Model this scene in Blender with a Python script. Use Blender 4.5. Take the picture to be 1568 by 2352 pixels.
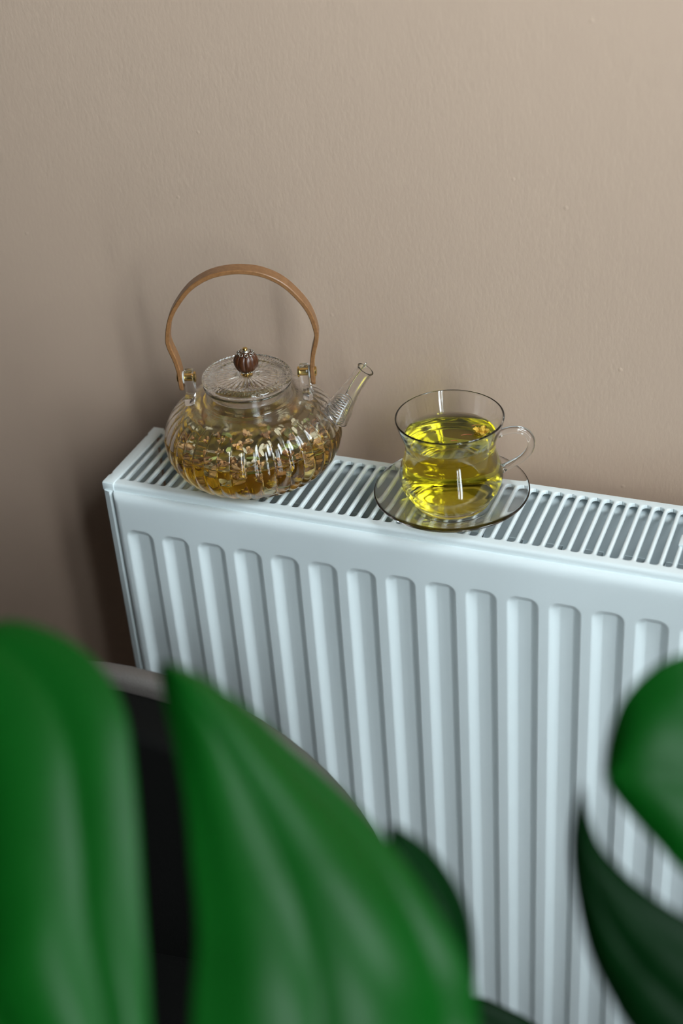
import bpy, bmesh, math, random
import numpy as np
from mathutils import Vector, Matrix

random.seed(7)
PI = math.pi
for o in list(bpy.data.objects):
    bpy.data.objects.remove(o)
scene = bpy.context.scene
COL = scene.collection
Z0 = 0.684          # height of the panel reference line above the floor (m)

# ------------------------------------------------------------------ camera
cam_d = bpy.data.cameras.new('camera')
cam = bpy.data.objects.new('camera', cam_d)
COL.objects.link(cam)
scene.camera = cam
RX = Vector((0.9296886, 0.3625488, -0.0650955))
RY = -Vector((0.148477, -0.5305809, -0.8345289))
RZ = -Vector((-0.3370959, 0.7661868, -0.5471052))
CAMP = Vector((0.5719297, -0.8969202, 0.6951414 + Z0))
m = Matrix((RX, RY, RZ)).transposed().to_4x4()
m.translation = CAMP
cam.matrix_world = m
FPX = 3436.06
cam_d.sensor_fit = 'VERTICAL'
cam_d.sensor_height = 36.0
cam_d.sensor_width = 24.0
cam_d.lens = FPX / 2352 * 36.0
cam_d.clip_start = 0.02
cam_d.dof.use_dof = True
cam_d.dof.focus_distance = 1.195
cam_d.dof.aperture_fstop = 3.3
cam_d.dof.aperture_blades = 9

# ------------------------------------------------------------------ world, light, exposure
world = bpy.data.worlds.new('world')
scene.world = world
world.use_nodes = True
wn = world.node_tree.nodes['Background']
wn.inputs[0].default_value = (0.62, 0.78, 1.0, 1)
wn.inputs[1].default_value = 0.6

# daylight entering through the two casements of the window in the right wall
WIN_X, WIN_Y0, WIN_Y1, WIN_Z0, WIN_Z1, WIN_MID = 1.10, -1.42, -0.88, 0.05, 2.24, -1.15
WIN_SKY = 1.0      # above this height the panes face the sky, below it the ground outside
def window_light(name, y0, y1, z0, z1, radiance):
    d = bpy.data.lights.new(name, 'AREA')
    d.shape = 'RECTANGLE'
    d.size, d.size_y = z1 - z0, y1 - y0        # local x runs along z after the turn
    d.energy = radiance * (z1 - z0) * (y1 - y0)
    d.color = (0.84, 0.95, 1.0)
    o = bpy.data.objects.new(name, d)
    COL.objects.link(o)
    o.location = (WIN_X + 0.06, (y0 + y1) / 2, (z0 + z1) / 2)
    o.rotation_euler = (0, PI / 2, 0)          # shines towards -x
    return o
for ya, yb in ((WIN_Y0 + 0.05, WIN_MID - 0.035), (WIN_MID + 0.035, WIN_Y1 - 0.05)):
    window_light('daylight_sky', ya, yb, WIN_SKY, WIN_Z1 - .05, 74)
    window_light('daylight_ground', ya, yb, WIN_Z0 + .05, WIN_SKY, 26)
# added unseen window near the corner, its light grades the back wall
W2_Y0, W2_Y1, W2_Z0 = -0.52, -0.02, 1.25
window_light('daylight_sky', W2_Y0 + .05, W2_Y1 - .05, W2_Z0 + .05, WIN_Z1 - .05, 50)

vs = scene.view_settings
vs.view_transform = 'Standard'
vs.look = 'None'
vs.gamma = 1.0
vs.use_curve_mapping = False
vs.exposure = 0.22
scene.display_settings.display_device = 'sRGB'
cy = scene.cycles
cy.max_bounces = 28
cy.transmission_bounces = 28
cy.glossy_bounces = 10
cy.diffuse_bounces = 5
cy.transparent_max_bounces = 16
cy.volume_bounces = 0
cy.caustics_refractive = True
cy.caustics_reflective = True
cy.blur_glossy = 0.3
cy.sample_clamp_indirect = 8.0

# ------------------------------------------------------------------ helpers
def V(x, y, z):
    return Vector((x * .001, y * .001, z * .001 + Z0))

def cam_pt(px, py, t):
    """point at depth t (m) seen at picture position px, py of 1568 x 2352"""
    return CAMP + (RX * ((px - 784) / FPX) - RY * ((py - 1176) / FPX) - RZ) * t

def mesh_obj(name, verts, faces, mat, parent=None, smooth=None, scale=.001):
    me = bpy.data.meshes.new(name)
    me.from_pydata([(v[0] * scale, v[1] * scale, v[2] * scale) for v in verts], [], faces)
    me.validate()
    if mat is not None:
        me.materials.append(mat)
    return link_mesh(name, me, parent, smooth)

def link_mesh(name, me, parent=None, smooth=None):
    if smooth is not None:
        me.polygons.foreach_set('use_smooth', [True] * len(me.polygons))
        if smooth < 180:
            me.set_sharp_from_angle(angle=math.radians(smooth))
    o = bpy.data.objects.new(name, me)
    COL.objects.link(o)
    if parent is not None:
        o.parent = parent
    return o

def bm_obj(name, bm, mat, parent=None, smooth=None, scale=.001, recalc=True):
    if recalc:
        bmesh.ops.recalc_face_normals(bm, faces=bm.faces)
    bmesh.ops.scale(bm, vec=(scale,) * 3, verts=bm.verts)
    me = bpy.data.meshes.new(name)
    bm.to_mesh(me)
    bm.free()
    if mat is not None:
        me.materials.append(mat)
    return link_mesh(name, me, parent, smooth)

def tag(o, label=None, cat=None, group=None, kind=None):
    if label: o['label'] = label
    if cat: o['category'] = cat
    if group: o['group'] = group
    if kind: o['kind'] = kind
    return o

def empty(name, loc, label, cat, group=None, rz=0.0):
    o = bpy.data.objects.new(name, None)
    o.empty_display_size = .02
    COL.objects.link(o)
    o.location = loc
    o.rotation_euler = (0, 0, rz)
    return tag(o, label, cat, group)

def box(bm, x0, x1, y0, y1, z0, z1, bevel=0.0, seg=2):
    vs_ = [bm.verts.new((x, y, z)) for x in (x0, x1) for y in (y0, y1) for z in (z0, z1)]
    idx = [(0, 1, 3, 2), (4, 6, 7, 5), (0, 4, 5, 1), (2, 3, 7, 6), (0, 2, 6, 4), (1, 5, 7, 3)]
    fs = [bm.faces.new([vs_[i] for i in f]) for f in idx]
    bmesh.ops.recalc_face_normals(bm, faces=fs)
    if bevel > 0:
        es = list({e for f in fs for e in f.edges})
        bmesh.ops.bevel(bm, geom=es, offset=bevel, segments=seg, profile=.5, affect='EDGES')

def grid_faces(nr, nc, wrap_c=False, wrap_r=False, flip=False):
    F = []
    for i in range(nr if wrap_r else nr - 1):
        for j in range(nc if wrap_c else nc - 1):
            a = i * nc + j
            b = i * nc + (j + 1) % nc
            c = ((i + 1) % nr) * nc + (j + 1) % nc
            d = ((i + 1) % nr) * nc + j
            F.append((a, d, c, b) if flip else (a, b, c, d))
    return F

def lathe(profile, seg, close=True, fn=None):
    """profile of (r, z) rows going round a closed loop or from axis to axis; fn(theta, i) -> radial offset"""
    P = [(max(r, 1e-4), z) for r, z in profile]
    n = len(P)
    verts = []
    for i, (r, z) in enumerate(P):
        for k in range(seg):
            t = 2 * PI * k / seg
            dr = dz = 0.0
            if fn:
                q = fn(t, i)
                dr, dz = q if isinstance(q, tuple) else (q, 0.0)
            rr = max(r + dr, 1e-4) if r > 1e-3 else 1e-4
            verts.append((rr * math.cos(t), rr * math.sin(t), z + dz))
    return verts, grid_faces(n, seg, True, close)

def tidy(o, dist=2e-7):
    bm = bmesh.new()
    bm.from_mesh(o.data)
    bmesh.ops.remove_doubles(bm, verts=bm.verts, dist=dist)
    bmesh.ops.recalc_face_normals(bm, faces=bm.faces)
    sm = [True] * len(bm.faces)
    bm.to_mesh(o.data)
    bm.free()
    return o

def catmull(pts, n):
    P = [np.array(p, float) for p in pts]
    P = [2 * P[0] - P[1]] + P + [2 * P[-1] - P[-2]]
    out = []
    for i in range(1, len(P) - 2):
        for k in range(n):
            t = k / n
            a, b, c, d = P[i - 1:i + 3]
            out.append(.5 * (2 * b + (c - a) * t + (2 * a - 5 * b + 4 * c - d) * t * t + (3 * b - a - 3 * c + d) * t ** 3))
    out.append(P[-2])
    return out

def tube(pts, radii, seg=16, cap=True, ref=(0, 0, 1)):
    pts = [np.array(p, float) for p in pts]
    n = len(pts)
    if not hasattr(radii, '__len__'):
        radii = [radii] * n
    verts = []
    prev = None
    for i in range(n):
        t = pts[min(i + 1, n - 1)] - pts[max(i - 1, 0)]
        t = t / (np.linalg.norm(t) + 1e-12)
        if prev is None:
            a = np.array(ref, float)
            if abs(a @ t) > .9:
                a = np.array((1., 0, 0))
            u = a - (a @ t) * t
        else:
            u = prev - (prev @ t) * t
        u /= np.linalg.norm(u)
        prev = u
        w = np.cross(t, u)
        for k in range(seg):
            th = 2 * PI * k / seg
            verts.append(tuple(pts[i] + radii[i] * (math.cos(th) * u + math.sin(th) * w)))
    F = grid_faces(n, seg, True)
    if cap:
        F.append(tuple(range(seg))[::-1])
        F.append(tuple((n - 1) * seg + k for k in range(seg)))
    return verts, F

def offset_profile(P, d):
    """profile moved by d along its normals (to the left of travel)"""
    P = [np.array(p, float) for p in P]
    out = []
    for i in range(len(P)):
        t = P[min(i + 1, len(P) - 1)] - P[max(i - 1, 0)]
        t /= np.linalg.norm(t) + 1e-12
        out.append(P[i] + d * np.array((-t[1], t[0])))
    return out

# ------------------------------------------------------------------ materials
def new_mat(name):
    mt = bpy.data.materials.new(name)
    mt.use_nodes = True
    return mt, mt.node_tree.nodes, mt.node_tree.links, mt.node_tree.nodes['Principled BSDF']

def noise_bump(nd, lk, scale, strength, dist, coord='Object', detail=4.0, rough=.6, target=None):
    tc = nd.new('ShaderNodeTexCoord')
    nz = nd.new('ShaderNodeTexNoise')
    nz.inputs['Scale'].default_value = scale
    nz.inputs['Detail'].default_value = detail
    nz.inputs['Roughness'].default_value = rough
    lk.new(tc.outputs[coord], nz.inputs['Vector'])
    bp = nd.new('ShaderNodeBump')
    bp.inputs['Strength'].default_value = strength
    bp.inputs['Distance'].default_value = dist
    lk.new(nz.outputs['Fac'], bp.inputs['Height'])
    if target:
        lk.new(bp.outputs[0], target.inputs['Normal'])
    return nz, bp

def simple(name, col, rough=.5, metal=0.0, bump=None, spec=.5, coat=0.0, var=0.0, vscale=40):
    mt, nd, lk, p = new_mat(name)
    p.inputs['Base Color'].default_value = (*col, 1)
    p.inputs['Roughness'].default_value = rough
    p.inputs['Metallic'].default_value = metal
    p.inputs['Specular IOR Level'].default_value = spec
    p.inputs['Coat Weight'].default_value = coat
    if bump:
        noise_bump(nd, lk, bump[0], bump[1], bump[2], target=p)
    if var > 0:
        tc = nd.new('ShaderNodeTexCoord')
        nz = nd.new('ShaderNodeTexNoise')
        nz.inputs['Scale'].default_value = vscale
        nz.inputs['Detail'].default_value = 5
        lk.new(tc.outputs['Object'], nz.inputs['Vector'])
        rp = nd.new('ShaderNodeValToRGB')
        rp.color_ramp.elements[0].position = .3
        rp.color_ramp.elements[1].position = .7
        rp.color_ramp.elements[0].color = (*[c * (1 - var) for c in col], 1)
        rp.color_ramp.elements[1].color = (*[min(1, c * (1 + var)) for c in col], 1)
        lk.new(nz.outputs['Fac'], rp.inputs[0])
        lk.new(rp.outputs[0], p.inputs['Base Color'])
    return mt

def wall_paint(name, col):
    mt, nd, lk, p = new_mat(name)
    tc = nd.new('ShaderNodeTexCoord')
    mp = nd.new('ShaderNodeMapping')
    mp.inputs['Scale'].default_value = (1, 1, .45)
    lk.new(tc.outputs['Object'], mp.inputs[0])
    n1 = nd.new('ShaderNodeTexNoise')
    n1.inputs['Scale'].default_value = 330
    n1.inputs['Detail'].default_value = 4
    lk.new(mp.outputs[0], n1.inputs['Vector'])
    n2 = nd.new('ShaderNodeTexNoise')
    n2.inputs['Scale'].default_value = 60
    n2.inputs['Detail'].default_value = 2
    lk.new(mp.outputs[0], n2.inputs['Vector'])
    # sparse paint specks
    n3 = nd.new('ShaderNodeTexVoronoi')
    n3.inputs['Scale'].default_value = 26
    lk.new(tc.outputs['Object'], n3.inputs['Vector'])
    mr = nd.new('ShaderNodeMapRange')
    mr.inputs['From Min'].default_value = .0
    mr.inputs['From Max'].default_value = .055
    mr.inputs['To Min'].default_value = 1.6
    mr.inputs['To Max'].default_value = 0
    lk.new(n3.outputs['Distance'], mr.inputs[0])
    a = nd.new('ShaderNodeMath'); a.operation = 'MULTIPLY_ADD'
    lk.new(n2.outputs['Fac'], a.inputs[0]); a.inputs[1].default_value = .8
    lk.new(n1.outputs['Fac'], a.inputs[2])
    b = nd.new('ShaderNodeMath'); b.operation = 'ADD'
    lk.new(a.outputs[0], b.inputs[0]); lk.new(mr.outputs[0], b.inputs[1])
    bp = nd.new('ShaderNodeBump')
    bp.inputs['Strength'].default_value = .2
    bp.inputs['Distance'].default_value = .0012
    lk.new(b.outputs[0], bp.inputs['Height'])
    lk.new(bp.outputs[0], p.inputs['Normal'])
    p.inputs['Base Color'].default_value = (*col, 1)
    p.inputs['Roughness'].default_value = .55
    p.inputs['Specular IOR Level'].default_value = .35
    return mt

def glass(name, col=(1, 1, 1), ior=1.47, bump=None, rough=0.0):
    mt = bpy.data.materials.new(name)
    mt.use_nodes = True
    nd, lk = mt.node_tree.nodes, mt.node_tree.links
    nd.remove(nd['Principled BSDF'])
    g = nd.new('ShaderNodeBsdfGlass')
    g.inputs['Color'].default_value = (*col, 1)
    g.inputs['IOR'].default_value = ior
    g.inputs['Roughness'].default_value = rough
    lk.new(g.outputs[0], nd['Material Output'].inputs['Surface'])
    if bump:
        sc, st, dist, zmin, zmax = bump
        nz, bp = noise_bump(nd, lk, sc, st, dist, target=g)
        if zmin is not None:
            tc = nd.new('ShaderNodeTexCoord')
            sp = nd.new('ShaderNodeSeparateXYZ')
            lk.new(tc.outputs['Object'], sp.inputs[0])
            mr = nd.new('ShaderNodeMapRange')
            mr.inputs['From Min'].default_value = zmin
            mr.inputs['From Max'].default_value = zmax
            mr.inputs['To Min'].default_value = 0
            mr.inputs['To Max'].default_value = st
            lk.new(sp.outputs['Z'], mr.inputs[0])
            lk.new(mr.outputs[0], bp.inputs['Strength'])
    return mt

def tea_mat(name, col, density, ior=1.333):
    mt = glass(name, (1, 1, 1), ior)
    nd, lk = mt.node_tree.nodes, mt.node_tree.links
    va = nd.new('ShaderNodeVolumeAbsorption')
    va.inputs['Color'].default_value = (*col, 1)
    va.inputs['Density'].default_value = density
    lk.new(va.outputs[0], nd['Material Output'].inputs['Volume'])
    return mt

def wood(name, c0, c1, scale=(30, 30, 30), rough=.42, bands=6.0, coat=.15):
    mt, nd, lk, p = new_mat(name)
    tc = nd.new('ShaderNodeTexCoord')
    mp = nd.new('ShaderNodeMapping')
    mp.inputs['Scale'].default_value = scale
    lk.new(tc.outputs['Object'], mp.inputs[0])
    nz = nd.new('ShaderNodeTexNoise')
    nz.inputs['Scale'].default_value = bands
    nz.inputs['Detail'].default_value = 6
    nz.inputs['Roughness'].default_value = .65
    lk.new(mp.outputs[0], nz.inputs['Vector'])
    rp = nd.new('ShaderNodeValToRGB')
    rp.color_ramp.elements[0].position = .32
    rp.color_ramp.elements[1].position = .68
    rp.color_ramp.elements[0].color = (*c0, 1)
    rp.color_ramp.elements[1].color = (*c1, 1)
    lk.new(nz.outputs['Fac'], rp.inputs[0])
    lk.new(rp.outputs[0], p.inputs['Base Color'])
    bp = nd.new('ShaderNodeBump')
    bp.inputs['Strength'].default_value = .15
    bp.inputs['Distance'].default_value = .0004
    lk.new(nz.outputs['Fac'], bp.inputs['Height'])
    lk.new(bp.outputs[0], p.inputs['Normal'])
    p.inputs['Roughness'].default_value = rough
    p.inputs['Coat Weight'].default_value = coat
    p.inputs['Coat Roughness'].default_value = .3
    return mt

def leaf_mat(name, col, trans, rough=.34, tfac=.3, spec=.13):
    mt, nd, lk, p = new_mat(name)
    tc = nd.new('ShaderNodeTexCoord')
    nz = nd.new('ShaderNodeTexNoise')
    nz.inputs['Scale'].default_value = 16
    nz.inputs['Detail'].default_value = 3
    lk.new(tc.outputs['Object'], nz.inputs['Vector'])
    rp = nd.new('ShaderNodeValToRGB')
    rp.color_ramp.elements[0].color = (*[c * .75 for c in col], 1)
    rp.color_ramp.elements[1].color = (*[c * 1.25 for c in col], 1)
    lk.new(nz.outputs['Fac'], rp.inputs[0])
    lk.new(rp.outputs[0], p.inputs['Base Color'])
    p.inputs['Roughness'].default_value = rough
    p.inputs['Specular IOR Level'].default_value = spec
    tr = nd.new('ShaderNodeBsdfTranslucent')
    tr.inputs['Color'].default_value = (*trans, 1)
    mx = nd.new('ShaderNodeMixShader')
    mx.inputs[0].default_value = tfac
    lk.new(p.outputs[0], mx.inputs[1])
    lk.new(tr.outputs[0], mx.inputs[2])
    lk.new(mx.outputs[0], nd['Material Output'].inputs['Surface'])
    return mt

M = {}
M['wall'] = wall_paint('taupe_wall_paint', (.60, .438, .33))
M['ceiling'] = simple('ceiling_brown', (.07, .06, .055), .8)
M['dark_wall'] = wall_paint('dark_brown_wall_paint', (.06, .048, .042))
M['enamel'] = simple('white_enamel', (.80, .87, .88), .34, bump=(900, .04, .0002))
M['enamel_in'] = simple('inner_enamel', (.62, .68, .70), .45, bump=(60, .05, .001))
M['steel'] = simple('brushed_steel', (.55, .55, .54), .25, 1.0)
M['brass'] = simple('brass', (.75, .52, .18), .22, 1.0)
M['silver'] = simple('antique_silver', (.55, .53, .48), .3, 1.0, var=.5, vscale=900)
M['rubber'] = simple('milky_washer', (.75, .78, .76), .4)
M['glass'] = glass('clear_glass', (1.0, 1.0, 1.0))
M['potglass'] = glass('ribbed_glass', (1.0, 1.0, 1.0), bump=(420, .22, .0006, .064, .072))
M['lidglass'] = glass('pressed_glass', (1.0, 1.0, 1.0))
M['tea_pot'] = tea_mat('amber_tea', (.855, .725, .10), 33)
M['tea_cup'] = tea_mat('yellow_tea', (.925, .885, .08), 42)
M['strap'] = wood('bent_wood', (.19, .082, .026), (.30, .14, .052), (10, 10, 10), .4, 30, .2)
M['knob'] = wood('dark_wood', (.045, .013, .004), (.10, .032, .010), (60, 60, 60), .3, 5, .1)
M['petal_tan'] = simple('dried_petal_tan', (.72, .43, .18), .7, var=.35, vscale=300)
M['petal_cream'] = simple('dried_petal_cream', (.78, .67, .44), .7, var=.2, vscale=300)
M['petal_brown'] = simple('dried_petal_brown', (.50, .25, .09), .7, var=.35, vscale=300)
M['pollen'] = simple('yellow_pollen', (.80, .50, .06), .8, var=.3, vscale=800)
M['bits_green'] = simple('dried_leaf_green', (.38, .40, .12), .7, var=.35, vscale=200)
M['thread'] = simple('red_brown_thread', (.35, .08, .02), .6)
M['leaf'] = leaf_mat('monstera_leaf', (.0018, .049, .004), (.02, .42, .002), .37, .28)
M['leaf_shaded'] = leaf_mat('monstera_leaf_shaded', (.001, .011, .002), (.003, .04, .003), .4, .1, .035)  # same leaf green, with the shade of the darker lobes put into the colour
M['petiole'] = simple('petiole_green', (.05, .16, .03), .45)
M['soil'] = simple('dark_soil', (.03, .02, .014), .95, bump=(120, 1, .01))
M['pot'] = simple('grey_ceramic', (.32, .31, .30), .5, var=.1)
M['leather'] = simple('taupe_leather', (.10, .086, .077), .5, bump=(850, .55, .0012))
M['black_cloth'] = simple('black_upholstery', (.004, .004, .0035), .9, bump=(600, .3, .001), spec=.08)
M['chair_leg'] = simple('black_metal', (.02, .02, .02), .4, .6)
M['floor'] = wood('oak_floor', (.03, .018, .011), (.05, .03, .018), (1.2, 12, 12), .5, 3, .0)
M['white_paint'] = simple('white_window_paint', (.78, .78, .76), .4)
M['skirting'] = simple('skirting_paint', (.62, .60, .57), .5)

# ------------------------------------------------------------------ the room
WALL_Y, LEFT_X, FRONT_Y, CEIL = .145, -2.3, -3.3, 2.62
RIGHT_X = WIN_X
def slab(name, x0, x1, y0, y1, z0, z1, mat):
    bm = bmesh.new()
    box(bm, x0, x1, y0, y1, z0, z1)
    return tag(bm_obj(name, bm, mat, scale=1.0), kind='structure')
slab('wall_back', LEFT_X - .1, RIGHT_X + .1, WALL_Y, WALL_Y + .1, 0, CEIL, M['wall'])
slab('wall_left', LEFT_X - .1, LEFT_X, FRONT_Y, WALL_Y, 0, CEIL, M['dark_wall'])
slab('wall_front', LEFT_X - .1, RIGHT_X + .1, FRONT_Y - .1, FRONT_Y, 0, CEIL, M['dark_wall'])
slab('ceiling', LEFT_X - .1, RIGHT_X + .1, FRONT_Y - .1, WALL_Y + .1, CEIL, CEIL + .1, M['ceiling'])
bm = bmesh.new()
box(bm, RIGHT_X, RIGHT_X + .12, WIN_Y1, W2_Y0, 0, CEIL)
box(bm, RIGHT_X, RIGHT_X + .12, W2_Y1, WALL_Y, 0, CEIL)
box(bm, RIGHT_X, RIGHT_X + .12, W2_Y0, W2_Y1, 0, W2_Z0)
box(bm, RIGHT_X, RIGHT_X + .12, W2_Y0, W2_Y1, WIN_Z1, CEIL)
box(bm, RIGHT_X, RIGHT_X + .12, FRONT_Y, WIN_Y0, 0, CEIL)
box(bm, RIGHT_X, RIGHT_X + .12, WIN_Y0, WIN_Y1, 0, WIN_Z0)
box(bm, RIGHT_X, RIGHT_X + .12, WIN_Y0, WIN_Y1, WIN_Z1, CEIL)
tag(bm_obj('wall_right', bm, M['dark_wall'], scale=1.0), kind='structure')
# floor: boards as pieces
fl = slab('floor', LEFT_X - .1, RIGHT_X + .1, FRONT_Y - .1, WALL_Y + .1, -.1, -.006, M['floor'])
bm = bmesh.new()
box(bm, 0, 1.396, 0, .136, 0, .012, .0012, 1)
bo = bm_obj('plank', bm, M['floor'], fl, scale=1.0)
bo.location = (LEFT_X, FRONT_Y, -.012)
first = True
for j in range(26):
    for i in range(-1, 4):
        x = LEFT_X + i * 1.4 + (j % 3) * .45
        y = FRONT_Y - .06 + j * .14
        if x < LEFT_X - .5 or x > RIGHT_X - .3 or y > WALL_Y - .05:
            continue
        if first:
            q = bo; first = False
        else:
            q = bo.copy(); COL.objects.link(q); q.parent = fl
        q.location = (x, y, -.012)
bm = bmesh.new()
box(bm, LEFT_X, RIGHT_X, WALL_Y - .014, WALL_Y, 0, .08, .003, 2)
tag(bm_obj('baseboard_back', bm, M['skirting'], scale=1.0), kind='structure')
# window joinery
def window(name, y0, y1, mid, WIN_Z0):
    wf = bmesh.new()
    w = .05
    xa, xb = RIGHT_X + .01, RIGHT_X + .055
    box(wf, xa, xb, y0, y0 + w, WIN_Z0, WIN_Z1)
    box(wf, xa, xb, y1 - w, y1, WIN_Z0, WIN_Z1)
    if mid is not None:
        box(wf, xa, xb, mid - .035, mid + .035, WIN_Z0, WIN_Z1)
    box(wf, xa, xb, y0, y1, WIN_Z0, WIN_Z0 + w)
    box(wf, xa, xb, y0, y1, WIN_Z1 - w, WIN_Z1)
    wo = tag(bm_obj(name, wf, M['white_paint'], scale=1.0), kind='structure')
    bm = bmesh.new()
    box(bm, RIGHT_X - .03, RIGHT_X + .02, y0 - .02, y1 + .02, WIN_Z0 - .03, WIN_Z0, .004)
    bm_obj('window_sill', bm, M['white_paint'], wo, scale=1.0)
window('window_1', WIN_Y0, WIN_Y1, WIN_MID, WIN_Z0)
window('added_window', W2_Y0, W2_Y1, None, W2_Z0)  # frame and sill of the added window

# ------------------------------------------------------------------ radiator (mm, origin at panel reference line)
P = 100 / 3.0
NF = 20
XL, XR = -42.5, (NF - 1) * P + 2.5 + 30 + 11
PXL, PXR = -32.2, (NF - 1) * P + 2.5 + 30
ZT, ZB = 41.1, -566.0
YB = 101.1
SH = 5.1          # grille height above its drawing height of 36
S = .9922
rad = empty('panel_radiator', (0, 0, Z0), 'white enamelled panel radiator with pressed vertical channels and slotted top', 'radiator')

def flute_depth(x, z):
    i = round((x - (2.5 - 12.5)) / P)
    i = min(max(i, 0), NF - 1)
    cx = i * P - 10.0
    hw, rc = 12.5, 8.5
    ztop, zbot = 2.0, -532.0
    cz, hz = (ztop + zbot) / 2, (ztop - zbot) / 2
    qx, qz = abs(x - cx) - (hw - rc), abs(z - cz) - (hz - rc)
    d = math.hypot(max(qx, 0), max(qz, 0)) + min(max(qx, qz), 0) - rc
    s = min(max(-d / 7.2, 0), 1)
    ss = s * s * (3 - 2 * s)
    return 5.8 * (.6 * s + .4 * ss)

xs = [PXL, PXL + .3, PXL + 1.0, PXL + 2.2, PXL + 3.8, PXL + 6.0]
ey = [8.0, 4.6, 2.6, 1.2, .35, 0.0]
x = -28.0
cols = 36
core = []
for i in range(NF):
    for k in range(cols):
        core.append(-23.4 + i * P + k * P / cols)
core.append(-23.4 + NF * P)
xs2 = xs + [-25.0] + core
xr_cols = [PXR - 6.0, PXR - 3.8, PXR - 2.2, PXR - 1.0, PXR - .3, PXR]
xs2 = [a for a in xs2 if a < xr_cols[0] - .2] + xr_cols
def edge_x(x):
    d = min(x - PXL, PXR - x)
    return float(np.interp(d, [0, .3, 1, 2.2, 3.8, 6], ey))
rows = [(7.3, 34.6), (5.6, 34.7), (3.9, 34.3), (2.3, 33.2), (1.1, 31.4), (.4, 29.2), (.1, 26.8), (0, 24), (0, 18)]
zz = [14, 8, 4, 2.6] + list(np.arange(1.9, -17, -.75)) + [-22, -40, -90, -150, -210, -270, -330, -390, -450, -490, -508] + list(np.arange(-513, -533, -1.2)) + [-536, -542, -550]
rows += [(0, z) for z in zz]
rows += [(.5, -554.6), (1.5, -557.0), (3.2, -558.8), (5.6, -559.7), (7.8, -559.9)]
verts = []
for y0, z in rows:
    for x in xs2:
        verts.append((x, max(y0, edge_x(x)) + (flute_depth(x, z) if y0 == 0 else 0), z))
F = grid_faces(len(rows), len(xs2), flip=True)
nb = len(verts)
# back of the front panel
verts += [(PXL, 8.2, 34.6), (PXR, 8.2, 34.6), (PXR, 8.2, -560), (PXL, 8.2, -560)]
F.append((nb, nb + 3, nb + 2, nb + 1)[::-1])
mesh_obj('front_panel', verts, F, M['enamel'], rad, smooth=50)

def extrude_profile(bm, prof, x0, x1, closed=True):
    a = [bm.verts.new((x0, y, z)) for y, z in prof]
    b = [bm.verts.new((x1, y, z)) for y, z in prof]
    n = len(prof)
    for i in range(n if closed else n - 1):
        j = (i + 1) % n
        bm.faces.new((a[i], a[j], b[j], b[i]))
    bm.faces.new(a)
    bm.faces.new(b[::-1])

bm = bmesh.new()
box(bm, PXL, PXR, 88.0, 100.0, -560, 34.0, 3.0, 3)
bm_obj('rear_panel', bm, M['enamel_in'], rad, smooth=40)

# convector sheets welded to the two panels
def convector(y_panel, y_out, ztop, zbot):
    pts = []
    x = PXL + 24
    while x < PXR - 26:
        pts += [(x, y_panel), (x + 8, y_panel), (x + 11, y_out), (x + 22, y_out), (x + 25, y_panel)]
        x += P
    pts.append((x, y_panel))
    n = len(pts)
    vv = []
    s = 1 if y_out > y_panel else -1
    for dy in (0.0, s * 1.0):
        for z in (ztop, zbot):
            vv += [(a, b + dy, z) for a, b in pts]
    ff = []
    for i in range(n - 1):
        ff.append((i, i + 1, n + i + 1, n + i))
        ff.append((2 * n + i, 3 * n + i, 3 * n + i + 1, 2 * n + i + 1))
        ff.append((i, 2 * n + i, 2 * n + i + 1, i + 1))
        ff.append((n + i, n + i + 1, 3 * n + i + 1, 3 * n + i))
    o = mesh_obj('convector_sheet', vv, ff, M['enamel_in'], rad, smooth=30)
    return o
convector(87.8, 60.0, -6, -520)
convector(8.6, 34.0, -12, -520)
# header tubes between the panels, near both ends
for xx in (8.0, PXR - 42):
    v, f = tube([(xx, 8.4, 4), (xx, 26, 4), (xx, 32, 4), (xx, 64, 4), (xx, 70, 4), (xx, 88, 4)], [20, 20, 16, 16, 20, 20], 32)
    mesh_obj('header_tube', v, f, M['enamel_in'], rad, smooth=50)

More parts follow.
